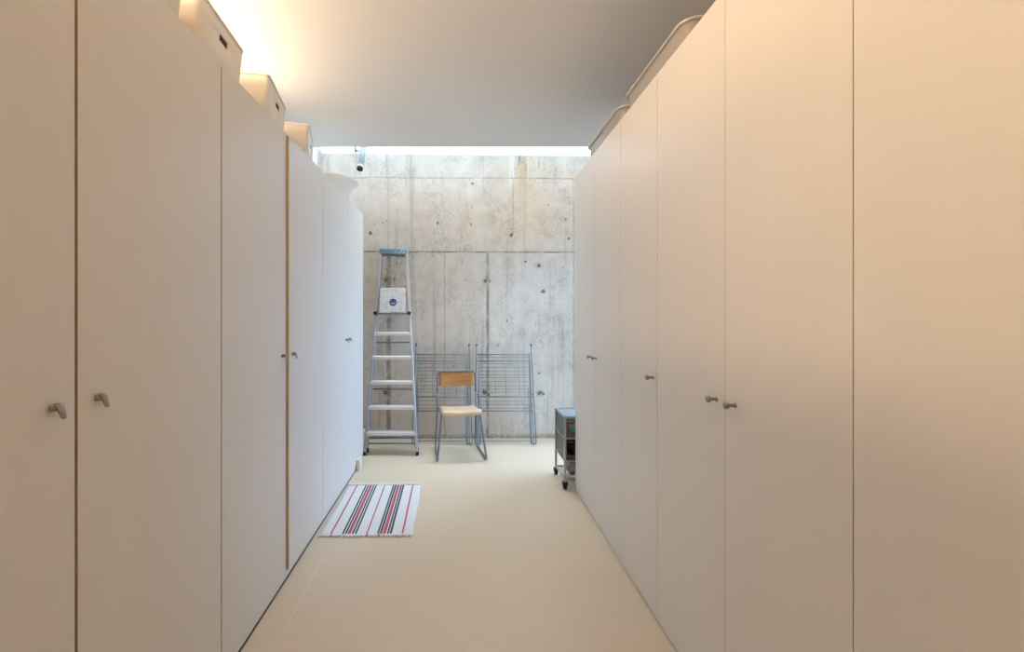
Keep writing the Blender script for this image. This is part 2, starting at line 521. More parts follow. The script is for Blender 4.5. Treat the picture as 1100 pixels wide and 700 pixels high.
# ------------------------------------------------------------------ mesh helpers
class MB:
    def __init__(self):
        self.v, self.f, self.mi, self.sm = [], [], [], []

    def quad(self, ids, mi=0, smooth=False):
        self.f.append(tuple(ids))
        self.mi.append(mi)
        self.sm.append(smooth)

    def box(self, a, b, mi=0, mat=None):
        (x0, y0, z0), (x1, y1, z1) = a, b
        n = len(self.v)
        for z in (z0, z1):
            for x, y in ((x0, y0), (x1, y0), (x1, y1), (x0, y1)):
                p = Vector((x, y, z))
                self.v.append(mat @ p if mat else p)
        for q in ((3, 2, 1, 0), (4, 5, 6, 7), (0, 1, 5, 4), (1, 2, 6, 5), (2, 3, 7, 6), (3, 0, 4, 7)):
            self.quad([n + i for i in q], mi)
        return self

    def bar(self, p, q, wx_, wy_, up=(0, 1, 0), mi=0):
        """rectangular bar from p to q; wy_ measured along `up`"""
        p, q, up = Vector(p), Vector(q), Vector(up)
        d = (q - p)
        L = d.length
        d.normalize()
        s = d.cross(up).normalized()
        u = s.cross(d).normalized()
        m = Matrix((s, u, d)).transposed().to_4x4()
        m.translation = p
        return self.box((-wx_ / 2, -wy_ / 2, 0), (wx_ / 2, wy_ / 2, L), mi, m)

    def tube(self, pts, r, n=10, closed=False, mi=0, caps=True):
        P = [Vector(p) for p in pts]
        N = len(P)
        rad = r if isinstance(r, (list, tuple)) else [r] * N
        tang = []
        for i in range(N):
            if closed:
                d = P[(i + 1) % N] - P[i - 1]
            else:
                d = P[min(i + 1, N - 1)] - P[max(i - 1, 0)]
            tang.append(d.normalized())
        ref = Vector((0, 0, 1))
        if abs(tang[0].dot(ref)) > 0.9:
            ref = Vector((1, 0, 0))
        u = tang[0].cross(ref).normalized()
        base = len(self.v)
        for i in range(N):
            if i:
                ax = tang[i - 1].cross(tang[i])
                if ax.length > 1e-7:
                    ang = tang[i - 1].angle(tang[i])
                    u = Matrix.Rotation(ang, 3, ax.normalized()) @ u
            u = (u - tang[i] * u.dot(tang[i])).normalized()
            w_ = tang[i].cross(u)
            for k in range(n):
                a = 2 * math.pi * k / n
                self.v.append(P[i] + (u * math.cos(a) + w_ * math.sin(a)) * rad[i])
        for i in range(N if closed else N - 1):
            j = (i + 1) % N
            for k in range(n):
                k2 = (k + 1) % n
                self.quad((base + i * n + k, base + i * n + k2, base + j * n + k2, base + j * n + k), mi, True)
        if not closed and caps:
            self.quad([base + k for k in range(n)][::-1], mi)
            self.quad([base + (N - 1) * n + k for k in range(n)], mi)
        return self

    def lathe(self, prof, n=24, mat=None, mi=0):
        """prof: (radius, height) list around local Z"""
        base = len(self.v)
        for r, z in prof:
            for k in range(n):
                a = 2 * math.pi * k / n
                p = Vector((r * math.cos(a), r * math.sin(a), z))
                self.v.append(mat @ p if mat else p)
        for i in range(len(prof) - 1):
            for k in range(n):
                k2 = (k + 1) % n
                self.quad((base + i * n + k, base + i * n + k2, base + (i + 1) * n + k2, base + (i + 1) * n + k), mi, True)
        self.quad([base + k for k in range(n)][::-1], mi)
        self.quad([base + (len(prof) - 1) * n + k for k in range(n)], mi)
        return self

    def loft(self, rings, mi=0, close_ends=True, smooth=True, skip=()):
        base = len(self.v)
        n = len(rings[0])
        for r in rings:
            self.v += [Vector(p) for p in r]
        for i in range(len(rings) - 1):
            for k in range(n):
                if (i, k) in skip:
                    continue
                k2 = (k + 1) % n
                self.quad((base + i * n + k, base + i * n + k2, base + (i + 1) * n + k2, base + (i + 1) * n + k), mi, smooth)
        if close_ends:
            self.quad([base + k for k in range(n)][::-1], mi)
            self.quad([base + (len(rings) - 1) * n + k for k in range(n)], mi)
        return base

    def build(self, name, mats, parent=None, bevel=0.0, segs=2, loc=None):
        me = bpy.data.meshes.new(name)
        me.from_pydata([tuple(p) for p in self.v], [], self.f)
        if not isinstance(mats, (list, tuple)):
            mats = [mats]
        for m in mats:
            me.materials.append(m)
        me.polygons.foreach_set('material_index', self.mi)
        me.polygons.foreach_set('use_smooth', self.sm)
        bm = bmesh.new()
        bm.from_mesh(me)
        bmesh.ops.recalc_face_normals(bm, faces=bm.faces)
        if bevel:
            es = [e for e in bm.edges if len(e.link_faces) == 2 and e.calc_face_angle(0) > 0.6]
            bmesh.ops.bevel(bm, geom=es, offset=bevel, segments=segs, affect='EDGES', profile=0.5, clamp_overlap=True)
        bm.to_mesh(me)
        bm.free()
        me.update()
        o = bpy.data.objects.new(name, me)
        COL.objects.link(o)
        if parent:
            o.parent = parent
        if loc:
            o.location = loc
        return o


def fillet(pts, r, n=5):
    """round the inner corners of a polyline"""
    P = [Vector(p) for p in pts]
    out = [P[0]]
    for i in range(1, len(P) - 1):
        a, b, c = P[i - 1], P[i], P[i + 1]
        d1, d2 = (a - b), (c - b)
        rr = min(r, d1.length * 0.48, d2.length * 0.48)
        p, q = b + d1.normalized() * rr, b + d2.normalized() * rr
        for k in range(n + 1):
            s = k / n
            out.append(p * (1 - s) ** 2 + b * 2 * s * (1 - s) + q * s * s)
    out.append(P[-1])
    return out


def rrect(hx, hy, r, z, n=4, extra_y=()):
    """rounded rectangle ring; extra_y adds vertices on the +x side"""
    pts = []
    for cx, cy, a0 in ((hx - r, -hy + r, -90), (hx - r, hy - r, 0), (-hx + r, hy - r, 90), (-hx + r, -hy + r, 180)):
        for k in range(n + 1):
            a = math.radians(a0 + 90 * k / n)
            pts.append(Vector((cx + r * math.cos(a), cy + r * math.sin(a), z)))
        if a0 == -90:
            for ey in extra_y:
                pts.append(Vector((hx, ey, z)))
    return pts


def empty(name, loc=(0, 0, 0), rz=0.0):
    o = bpy.data.objects.new(name, None)
    o.empty_display_size = 0.1
    COL.objects.link(o)
    o.location = loc
    o.rotation_euler = (0, 0, rz)
    return o


def tag(o, label, cat, group=None):
    o['label'] = label
    o['category'] = cat
    if group:
        o['group'] = group
    return o


def struct(o):
    o['kind'] = 'structure'
    return o


# ------------------------------------------------------------------ room shell
XL, XR = -1.55, 1.62
YB = 4.72
YN = -1.3
CZ = 3.0          # ceiling underside
YS = 4.01         # where the ceiling slab stops in front of the light well

struct(MB().box((XL - .2, YN - .2, -.15), (XR + .2, YB + .3, 0)).build('floor', M['floor']))
struct(MB().box((XL - .2, YN - .2, CZ), (XR + .2, YS, CZ + .30)).build('ceiling', M['ceil']))
struct(MB().box((XL - .2, YN - .2, 0), (XL, YB + .3, 3.30)).build('wall_left', M['plaster']))
# the right wall has a tall glazed opening behind the end of the right wardrobes; it lights the far end of the room
b = MB()
b.box((XR, YN - .2, 0), (XR + .2, 3.46, 3.30))
b.box((XR, 3.46, 2.40), (XR + .2, 4.62, 3.30))
b.box((XR, 3.46, 0), (XR + .2, 4.62, 0.10))
b.box((XR, 4.62, 0), (XR + .2, YB + .3, 3.30))
struct(b.build('wall_right', M['plaster']))
win = struct(empty('window_2', (XR + .10, 4.04, .10)))
b = MB()
for y in (-.56, .56):
    b.box((-.03, y - .02, 0), (.03, y + .02, 2.30))
for z in (.02, 2.28):
    b.box((-.03, -.58, z - .02), (.03, .58, z + .02))
b.build('window_frame', M['whiteframe'], win)
b = MB()
b.box((-.004, -.54, .04), (.004, .54, 2.26))
b.build('glass', M['glass'], win)
struct(MB().box((XL - .2, YN - .2, 0), (XR + .2, YN, 3.0)).build('wall_front', M['plaster']))
# concrete wall: very slightly out of square with the aisle, as its joints show
b = MB()
n0 = len(b.v)
xa, xb = XL - .2, XR + .2
sk = 0.016
for x in (xa, xb):
    zt = 3.205 - 0.006 * (x - xa)
    for y in (sk * x, 0.30):
        b.v += [Vector((x, y, -.05)), Vector((x, y, zt))]
for q in ((0, 1, 5, 4), (2, 6, 7, 3), (0, 2, 3, 1), (4, 5, 7, 6), (1, 3, 7, 5), (0, 4, 6, 2)):
    b.quad(q)
struct(b.build('wall_back', M['concrete'], loc=(0, YB, 0)))

# glazing over the light well: sloping panes in a slim white frame
sky = struct(empty('window_1', (0, 0, 0)))
g0, g1 = Vector((0, YS - .02, 3.80)), Vector((0, YB + .03, 3.225))
b = MB()
for x in (XL + .02, XR - .02):
    b.bar((x, g0.y, g0.z), (x, g1.y, g1.z), 0.04, 0.035, up=(0, .6, .75))
b.bar((XL, g0.y, g0.z), (XR, g0.y, g0.z), 0.05, 0.05, up=(0, 0, 1))
b.bar((XL, g1.y + .02, g1.z - .012), (XR, g1.y + .02, g1.z - .012), 0.05, 0.026, up=(0, 0, 1))
b.build('window_frame', M['whiteframe'], sky)
gm, gd = (g0 + g1) / 2, (g1 - g0)
gn = Vector((0, -gd.z, gd.y)).normalized()
b = MB()
b.bar((XL, gm.y, gm.z), (XR, gm.y, gm.z), gd.length, 0.006, up=gn)
b.build('glass', M['glass'], sky)
# white upstand on the slab edge that carries the glazing, and the cheeks of the light well
struct(MB().box((XL - .2, YS - .18, 3.30), (XR + .2, YS - .04, 3.78)).build('trim_1', M['plaster']))
struct(MB().box((XL - .2, YS - .04, 3.30), (XL, YB + .3, 3.85)).build('trim_2', M['plaster']))
struct(MB().box((XR, YS - .04, 3.30), (XR + .2, YB + .3, 3.85)).build('trim_3', M['plaster']))


# ------------------------------------------------------------------ wardrobes
def knob_hooked(parent, u, z):
    """short round stem whose lip droops forward; local +X points into the aisle"""
    b = MB()
    b.lathe([(0.0095, 0), (0.0095, 0.002), (0.0082, 0.003), (0.0080, 0.013)], 16,
            Matrix.Translation((0, u, z)) @ Matrix.Rotation(math.pi / 2, 4, 'Y'))
    rings = []
    path = [(0.010, 0.008, .0075, .003), (0.0135, 0.0065, .0090, .0042), (0.0175, 0.001, .0090, .0042), (0.021, -0.0095, .0085, .0036), (0.0245, -0.020, .007, .003), (0.026, -0.0245, .004, .0018)]
    for i, (x, dz, hw, th) in enumerate(path):
        j = min(i + 1, len(path) - 1)
        k = max(i - 1, 0)
        d = Vector((path[j][0] - path[k][0], 0, path[j][1] - path[k][1])).normalized()
        nrm = Vector((d.z, 0, -d.x))
        ring = []
        for a in range(12):
            t = 2 * math.pi * a / 12
            ring.append(Vector((x, u, z + dz)) + Vector((0, 1, 0)) * hw * math.cos(t) + nrm * th * math.sin(t))
        rings.append(ring)
    b.loft(rings)
    return b.build('handle', M['knob'], parent)


def knob_peg(parent, u, z):
    """slim stem with a domed disc head"""
    b = MB()
    m = Matrix.Translation((0, u, z)) @ Matrix.Rotation(math.pi / 2, 4, 'Y')
    b.lathe([(0.008, 0), (0.008, 0.002), (0.0052, 0.004), (0.005, 0.021), (0.0075, 0.0235), (0.0112, 0.025),
             (0.012, 0.029), (0.0112, 0.0335), (0.006, 0.0355)], 18, m)
    return b.build('handle', M['knob'], parent)


def wardrobe(loc, rz, H, depth, doors, u0, u1, kick, top, knob, knob_z, label, group, gap=0.004, ajar=None, kick_end=0.0, shade_strip=True):
    """local frame: +X faces the aisle, Y runs along the row; doors = [(ya, yb, knob_y)]"""
    root = empty('wardrobe', loc, rz)
    tag(root, label, 'wardrobe', group)
    b = MB()
    b.box((-depth, u0 + .0008, kick), (-0.021, u1 - .0008, H - top))
    b.build('body', M['carcass'], root)
    b = MB()
    b.box((-depth, u0 + .0008, H - top), (-.0005, u1 - .0008, H))
    b.build('top_panel', M['laminate'], root)
    b = MB()
    b.box((-depth + .05, u0 + .0008, 0.0), (-.022, u1 - .0008 - kick_end, kick))
    b.box((-.022, u0 + .0008, 0.011), (-.004, u1 - .0008 - kick_end, kick - .002))
    b.build('plinth', M['plinth'], root)
    if shade_strip:  # added dark strip, stands in for the shadow gap at the floor
        MB().box((-.030, u0 + .0008, 0.0), (-.001, u1 - .0008 - kick_end, .0095)).build('floor_shade_strip', M['shade_strip'], root)
    for i, (ya, yb, ky) in enumerate(doors):
        b = MB()
        hinge_far = ky is not None and ky < (ya + yb) / 2
        hy = yb if hinge_far else ya
        d0, d1 = ya - hy + gap / 2, yb - hy - gap / 2
        z0, z1 = kick + .001, H - top - .0006
        n = len(b.v)
        b.box((-0.019, d0, z0), (0.0, d1, z1))
        b.mi = [1, 1, 1, 0, 1, 1]
        d = b.build('door', [M['laminate'], M['edge']], root)
        d.location = (0, hy, 0)
        if ajar and i in ajar:
            d.rotation_euler = (0, 0, ajar[i])
        if ky is not None:
            knob(d, ky - hy, knob_z)
    return root


DL = 0.896
HL = 2.36
LG = 'white wardrobes along the left of the aisle'
wardrobe((-DL, 0, 0), 0, HL, 0.60, [(0.375, 0.988, 0.930), (0.988, 1.60, 1.046)], 0.375, 1.60, 0.055, 0.014, knob_hooked, 1.197,
         'white two-door wardrobe closest on the left, two large drooping knobs beside its dark seam', LG, gap=.008)
wardrobe((-DL, 0, 0), 0, HL, 0.60, [(1.60, 2.210, 2.158), (2.210, 2.815, 2.262)], 1.60, 2.815, 0.055, 0.014, knob_hooked, 1.189,
         'white left-hand wardrobe whose second door stands slightly ajar, showing a wide tan edge', LG, gap=.004, ajar={1: math.radians(1.25)})
wardrobe((-DL, 0, 0), 0, HL, 0.60, [(2.815, 3.455, 3.405), (3.455, 4.03, 3.505)], 2.815, 4.03, 0.055, 0.014, knob_hooked, 1.195,
         'white daylit wardrobe ending the left row, beside the ladder and the striped rug', LG, gap=.0016, kick_end=0.28)
# small white end block on the plinth
o = MB().box((-.0, 0, 0), (.03, .10, .098)).build('plinth_block', M['plinth'], bevel=.003, loc=(-DL + .0005, 3.75, 0))
tag(o, 'small white block on the floor at the far end of the left wardrobe plinth', 'block')

ROT = -math.atan(0.0235)
X0R = 0.869
HR = 2.495
RG = 'white wardrobes along the right of the aisle'


def right(label, doors, u0, u1, **kw):
    # mirror: rotate the local frame half a turn so that +X faces the aisle
    dd = [(-yb, -ya, None if ky is None else -ky) for ya, yb, ky in doors]
    return wardrobe((X0R, 0, 0), math.pi + ROT, HR, 0.60, dd, -u1, -u0, 0.045, 0.012, knob_peg, 1.11, label, RG, shade_strip=False, **kw)


right('white wardrobe closest on the right, its plain doors running out of the frame', [(0.0, 0.47, None), (0.47, 0.941, None)], 0.0, 0.941, gap=.0030)
right('tall white right-hand wardrobe with two large peg knobs either side of a thin seam', [(0.941, 1.405, 1.352), (1.405, 1.904, 1.453)], 0.941, 1.904, gap=.0020)
right('narrow white single-door wardrobe on the right with one peg knob', [(1.904, 2.352, 1.944)], 1.904, 2.352, gap=.0030)
right('white wardrobe ending the right row beside the wire trolley, twin small peg knobs', [(2.352, 2.838, 2.790), (2.838, 3.33, 2.887)], 2.352, 3.33, gap=.0022)


# ------------------------------------------------------------------ storage boxes on the left row
def storage_box(corner_near, corner_far, label, H=0.212):
    """open-top tapered box; its short side with the hand hole faces the aisle"""
    a, c = Vector(corner_near), Vector(corner_far)
    mid = (a + c) / 2
    d = (c - a)
    ang = math.atan2(d.y, d.x) - math.pi / 2
    W, D = 0.365, 0.54
    root = empty('storage_box', (0, 0, 0), ang)
    ux = Vector((math.cos(ang), math.sin(ang)))
    ctr = Vector((mid.x, mid.y)) - ux * (D / 2)
    root.location = (ctr.x, ctr.y, HL + .0005)
    tag(root, label, 'storage box', 'cream plastic storage boxes on the left wardrobes')
    hy = 0.034
    b = MB()

    def ring(z, off, ins):
        k = 0.016 * (1 - z / H)
        return rrect(D / 2 - k - ins, W / 2 - k - ins, 0.022, z, 5, extra_y=(-hy, hy))
    hz0, hz1 = 0.130, 0.158
    zs = [0.0, hz0, hz1, H]
    outer = [ring(z, 0, 0) for z in zs]
    inner = [ring(z, 0, 0.004) for z in (H, hz1, hz0, 0.004)]
    rings = outer + inner
    n = len(rings[0])
    kh = 6                                    # face between the two extra vertices
    base = b.loft(rings, skip={(1, kh), (5, kh)})
    # lining of the hole
    o0, o1 = base + 1 * n, base + 2 * n
    i1, i0 = base + 5 * n, base + 6 * n
    b.quad((o0 + kh, o0 + kh + 1, i0 + kh + 1, i0 + kh))
    b.quad((o1 + kh, i1 + kh, i1 + kh + 1, o1 + kh + 1))
    b.quad((o0 + kh, i0 + kh, i1 + kh, o1 + kh))
    b.quad((o0 + kh + 1, o1 + kh + 1, i1 + kh + 1, i0 + kh + 1))
    body = b.build('body', M['box'], root)
    b = MB()
    r0 = rrect(D / 2 + .003, W / 2 + .003, 0.025, H - .006, 5)
    r1 = rrect(D / 2 + .003, W / 2 + .003, 0.025, H + .001, 5)
    r2 = rrect(D / 2 - .004, W / 2 - .004, 0.019, H + .001, 5)
    r3 = rrect(D / 2 - .004, W / 2 - .004, 0.019, H - .006, 5)
    b.loft([r0, r1, r2, r3, r0], close_ends=False, smooth=False)
    b.build('rim', M['box'], root)
    b = MB()
    b.loft([rrect(D / 2 - .022, W / 2 - .022, .025, .006, 4), rrect(D / 2 - .010, W / 2 - .012, .025, H - .035, 4), rrect(D / 2 - .05, W / 2 - .05, .025, H - .022, 4)])
    b.build('dark_fill', M['dark_fill'], root)  # added so the hand hole stays dark instead of showing the lit inside
    return root


storage_box((-.915, 1.075), (-.925, 1.44), 'cream storage box on the left row, nearest and almost out of the frame')
storage_box((-.922, 1.513), (-.948, 1.876), 'cream storage box on the left row, nearest of the three whose hand holes show')
storage_box((-.912, 2.044), (-.973, 2.402), 'cream storage box set askew, middle one of the three showing hand holes')
storage_box((-.908, 2.585), (-.998, 2.94), 'cream storage box farthest along the left row, next to the white basin')

# white basin overhanging the end of the row
R = 0.25
b = MB()
prof = [(0.135, 0.0), (0.150, 0.004), (0.218, 0.212), (0.250, 0.228), (0.262, 0.233), (0.264, 0.241), (0.258, 0.245), (0.245, 0.241), (0.212, 0.220), (0.143, 0.012), (0.10, 0.010)]
b.lathe(prof, 48)
o = b.build('plastic_basin', M['whiteplastic'], loc=(-1.157, 3.80, HL + .0005))
tag(o, 'round white plastic basin with a flared rim at the end of the left row', 'basin')


# ------------------------------------------------------------------ frosted boxes on the right row
def clear_box(u0, u1, label):
    root = empty('clear_storage_box', (X0R, 0, 0), ROT)
    L, D, H = u1 - u0, 0.46, 0.185
    cu = (u0 + u1) / 2
    # local frame here: Y along the row, X away from the aisle
    off = Matrix.Rotation(ROT, 3, 'Z') @ Vector((0.062 + D / 2, cu, 0))
    root.location = (X0R + off.x, off.y, HR + .0005)
    tag(root, label, 'storage box', 'frosted clear storage boxes on the right wardrobes')
    b = MB()

    def ring(z, ins=0.0, r=0.06):
        k = 0.022 * (1 - z / H) + ins
        return rrect(D / 2 - .012 - k, L / 2 - .012 - k, r, z, 6)
    b.loft([ring(0, .012), ring(.012), ring(H * .5), ring(H * .86), ring(H), ring(H, .0025), ring(.014, .0025), ring(.014, .03)])
    b.build('body', M['milky'], root)
    b = MB()
    r = [rrect(D / 2 + o_, L / 2 + o_, 0.07, z, 6) for o_, z in ((-.014, H - .012), (0.0, H - .011), (.0015, H - .003), (-.002, H + .001), (-.014, H), (-.014, H - .012))]
    b.loft(r, close_ends=False, smooth=False)
    b.build('rim', M['milkrim'], root)
    for s in (-1, 1):
        for du in (-.16, 0, .16):
            b = MB()
            b.box((s * (D / 2 - .030) - .003, du - .006, .02), (s * (D / 2 - .018) + .003, du + .006, H - .025))
            b.build('rib', M['milkrim'], root)
    return root


clear_box(1.79, 2.50, 'long frosted clear storage box on the right wardrobes, nearer of the two')
clear_box(2.55, 3.26, 'frosted clear storage box on the right wardrobes, farther one by the bright strip')


# ------------------------------------------------------------------ spotlight in the light well
sp = empty('spotlight', (-0.93, 4.02, 3.06))
tag(sp, 'small pale grey-white tubular spotlight with black end hanging in front of the bright strip', 'spotlight')
d0, d1 = Vector((0.012, 0.17, 0.07)), Vector((-0.012, 0.075, -0.245))
ax = (d1 - d0)
m = Matrix.Translation(d0) @ ax.to_track_quat('Z', 'Y').to_matrix().to_4x4()
L = ax.length
b = MB()
b.lathe([(0.020, 0), (0.032, 0.006), (0.034, 0.02), (0.034, L - .050), (0.031, L - .047)], 20, m)
b.build('barrel', M['lampgrey'], sp)
b = MB()
b.lathe([(0.031, L - .047), (0.033, L - .044), (0.033, L - .024), (0.031, L - .021)], 20, m)
b.build('collar', M['alubright'], sp)
b = MB()
b.lathe([(0.030, L - .021), (0.031, L), (0.026, L + .003), (0.024, L - .004)], 20, m)
b.build('lens', M['lens'], sp)
b = MB()
b.box((-.09, -.009, -.03), (-.03, 0.004, .03))
b.tube(fillet([(-.06, 0, 0), (-.06, .06, -.03), (-.06, .14, -.036)], .02), .010, 10)
b.tube([(-.075, .14, -.036), (0.005, .14, -.036)], .012, 12)
b.tube([(-.082, .14, -.036), (-.066, .14, -.036)], .022, 12)
b.build('bracket', M['lampgrey'], sp)


# ------------------------------------------------------------------ step ladder
lad = empty('step_ladder', (-.6485, 4.17, 0))
tag(lad, 'aluminium step ladder folded and leaning on the concrete wall beside the left wardrobes', 'ladder')
LX = -.6485
TAN = 0.205
ZT = 2.10


def lp(s, z, back=0.0):
    """point on the ladder's front plane: s=-1 left rail, +1 right rail"""
    f = z / ZT
    half = 0.2625 * (1 - f) + 0.142 * f
    cx = 0.0 * (1 - f) + (-.6825 - LX) * f
    return Vector((cx + s * half, TAN * z + back, z))


nrm = Vector((0, 1, -TAN)).normalized()
for s in (-1, 1):
    b = MB()
    b.bar(lp(s, 0.022), lp(s, ZT - .012), 0.018, 0.058, up=nrm)
    b.bar(lp(s, 0.022) + Vector((s * -.004, -.027, 0)), lp(s, ZT - .012) + Vector((s * -.004, -.027, 0)), 0.026, 0.006, up=nrm)
    rail = b.build('rail', M['alu'], lad, bevel=.002, segs=1)
    b = MB()
    b.bar(lp(s, 0.0), lp(s, 0.034), 0.028, 0.064, up=nrm)
    b.build('rubber_foot', M['black'], rail, bevel=.005)
for z in (0.211, 0.4575, 0.703, 0.952, 1.196):
    b = MB()
    l, r = lp(-1, z), lp(1, z)
    b.box((l.x + .010, l.y - .034, z - .016), (r.x - .010, l.y + .045, z + .012))
    b.box((l.x + .004, l.y - .042, z - .018), (r.x - .004, l.y - .030, z + .014))
    for k in range(5):
        yy = l.y - .022 + k * .014
        b.box((l.x + .012, yy, z + .012), (r.x - .012, yy + .005, z + .015))
    b.build('tread', M['alubright'], lad, bevel=.002, segs=1)
# folded platform
l, r = lp(-1, 1.40), lp(1, 1.40)
b = MB()
pz0, pz1 = 1.415, 1.680
b.bar((lp(0, pz0) + Vector((0, -.045, 0))), (lp(0, pz1) + Vector((0, -.045, 0))), 0.268, 0.022, up=nrm)
pl = b.build('platform', M['platform'], lad, bevel=.006)
# round blue print with a small pale swoosh, faint red script beside it
cpt = lp(0, 1.525) + Vector((.006, -.045, 0)) - nrm * 0.0115
rot = (-nrm).to_track_quat('Z', 'Y').to_matrix().to_4x4()
mm = Matrix.Translation(cpt) @ rot
b = MB()
b.lathe([(0.040, -.0005), (0.040, .0008)], 28, mm)
b.build('sticker', M['blue'], pl)
b = MB()
b.tube([mm @ Vector((x, y, .0012)) for x, y in ((-.024, -.004), (-.010, -.016), (.010, -.014), (.024, .000))], [.001, .004, .004, .001], 6)
b.build('sticker_print', M['whiteplastic'], pl)
b = MB()
for k in range(5):
    p0 = Vector((.030 + k * .010, .040 + k * .007, .0010))
    b.tube([mm @ p0, mm @ (p0 + Vector((.004, .010, 0)))], .0016, 6)
b.build('sticker_text', M['palered'], pl)
for s in (-1, 1):
    b = MB()
    q = lp(s, 1.412)
    b.box((q.x - s * .004 - .020, q.y - .062, 1.398), (q.x - s * .004 + .014, q.y - .02, 1.430))
    b.build('platform_hinge', M['black'], lad, bevel=.004)
b = MB()
b.box((l.x + .01, l.y - .055, 1.398), (r.x - .01, l.y - .02, 1.412))
b.build('platform_bar', M['darksteel'], lad)
for s in (-1, 1):
    b = MB()
    b.bar(lp(s, 1.42) + Vector((-s * .022, -.030, 0)), lp(s, 1.70) + Vector((-s * .016, -.005, 0)), .007, .012, up=nrm)
    b.build('folding_arm', M['darksteel'], lad)
# top cap
t = lp(0, ZT)
b = MB()
b.box((t.x - .155, t.y - .055, ZT - .042), (t.x + .155, t.y + .050, ZT + .010))
b.box((t.x - .150, t.y - .060, ZT - .012), (t.x + .150, t.y + .055, ZT + .016))
b.build('top_cap', M['cap'], lad, bevel=.006)
b = MB()
b.box((t.x + .02, t.y - .015, ZT - .072), (t.x + .135, t.y + .02, ZT - .045))
b.box((t.x - .135, t.y + .00, ZT - .06), (t.x + .02, t.y + .02, ZT - .045))
b.build('cap_clamp', M['darksteel'], lad)
# rear frame folded behind
for s in (-1, 1):
    b = MB()
    b.bar(lp(s * .965, 0.02, .085), lp(s * .965, ZT - .08, .052), 0.02, 0.026, up=nrm)
    rr = b.build('rear_rail', M['alu'], lad, bevel=.002, segs=1)
    b = MB()
    q = lp(s * .965, 0.0, .085)
    b.box((q.x - .013, q.y - .018, 0.0), (q.x + .013, q.y + .018, .045))
    b.build('rear_foot', M['black'], rr, bevel=.003)
for z in (0.085, 0.14, 0.62, 1.10):
    b = MB()
    b.tube([lp(-.95, z, .083), lp(.95, z, .083)], .008, 8)
    b.build('rear_crossbar', M['darksteel'], lad)

# white box standing behind the ladder's foot
o = MB().box((-.13, -.05, 0), (.04, .05, .125)).build('plastic_box', M['whiteplastic'], bevel=.008, loc=(-1.035, 4.63, 0))
tag(o, 'small white plastic box on the floor behind the ladder foot', 'box')


# ------------------------------------------------------------------ drying racks
def drying_rack(xl, xr, label, seed):
    rnd = random.Random(seed)
    cx, wd = (xl + xr) / 2, (xr - xl)
    yf, ytop = 4.49, 4.66
    root = empty('drying_rack', (cx, yf, 0))
    tag(root, label, 'drying rack', 'folded steel drying racks leaning on the concrete')
    hw = wd / 2

    def P(x, z, off=0.0):
        return Vector((x, (ytop - yf) * z / 1.05 + off, z))
    # tall hairpin loops at both sides: one frame in front, one behind
    for s in (-1, 1):
        x0, x1 = s * hw, s * (hw - .024)
        b = MB()
        b.tube(fillet([P(s * (hw - .006), 1.05), P(s * (hw - .004), .95), P(s * (hw + .022), .012), P(s * (hw - .028), .012), P(s * (hw - .030), .97)], .022, 6), .0062, 8)
        up = b.build('side_loop', M['wire'], root)
        b = MB()
        b.tube([P(s * (hw - .006), 1.045), P(s * (hw - .006), 1.072)], .008, 8)
        b.build('end_cap', M['black'], up)
        b = MB()
        b.tube(fillet([P(s * (hw - .030), .96, -.022), P(s * (hw - .020), .55, -.020), P(s * (hw - .005), .018, -.022), P(s * (hw - .042), .018, -.022), P(s * (hw - .052), .60, -.02)], .018, 5), .005, 8)
        b.build('leg_loop', M['wire'], root)
        b = MB()
        b.tube([P(s * (hw - .012), .53, -.034), P(s * (hw - .012), .53, .012)], .009, 8)
        b.build('pivot', M['darksteel'], root)
    for z, r, m_, off in ((.955, .0062, 'wire', 0), (.885, .0060, 'wire', -.012), (.505, .0085, 'wire', -.016), (.355, .0065, 'wire', -.010), (.045, .0050, 'wire', -.004)):
        b = MB()
        b.tube([P(-hw + .004, z, off), P(hw - .004, z, off)], r, 8)
        b.build('crossbar', M[m_], root)
    zs = [.925, .855, .815, .775, .735, .70, .665, .625, .585, .545, .46, .42, .385]
    for z in zs:
        b = MB()
        j = rnd.uniform(-.004, .004)
        off = rnd.choice((-.014, .006))
        b.tube([P(-hw + .018, z + j, off), P(hw - .018, z + j, off)], .0030, 6)
        b.build('drying_wire', M['wire'], root)
    # two folded wing struts
    for x in (-.13, .02, .14):
        b = MB()
        x += rnd.uniform(-.02, .02)
        b.tube([P(x, .955, -.012), P(x + .015, .51, -.016)], .0024, 6)
        b.build('strut', M['wire'], root)
    return root


drying_rack(-.452, .150, 'grey wire drying rack folded flat behind the wooden chair', 3)
drying_rack(.222, .838, 'grey wire drying rack folded flat between the wooden chair and the trolley', 5)


# ------------------------------------------------------------------ chair
ch = empty('chair', (0.031, 4.20, 0), math.radians(6.5))
tag(ch, 'grey tubular sled-base chair with orange-brown plywood back and pale wooden seat', 'chair')
# local: -Y faces the camera.  one bent tube per side plus the back hoop
RT = 0.0105
for s in (-1, 1):
    pts = [(s * .175, -.10, .450), (s * .186, -.155, .446), (s * .236, -.228, RT), (s * .222, .235, RT), (s * .205, .205, .44), (s * .203, .225, .60)]
    b = MB()
    b.tube(fillet(pts, .05, 7), RT, 12)
    b.build('leg', M['chairsteel'], ch)
b = MB()
b.tube(fillet([(-.203, .222, .585), (-.203, .245, .80), (.203, .245, .80), (.203, .222, .585)], .055, 8), RT, 12)
b.build('back_frame', M['chairsteel'], ch)
for y, z, hw in ((-.10, .448, .172), (.17, .418, .198)):
    b = MB()
    b.tube([(-hw, y, z), (hw, y, z)], .009, 10)
    b.build('seat_rail', M['chairsteel'], ch)
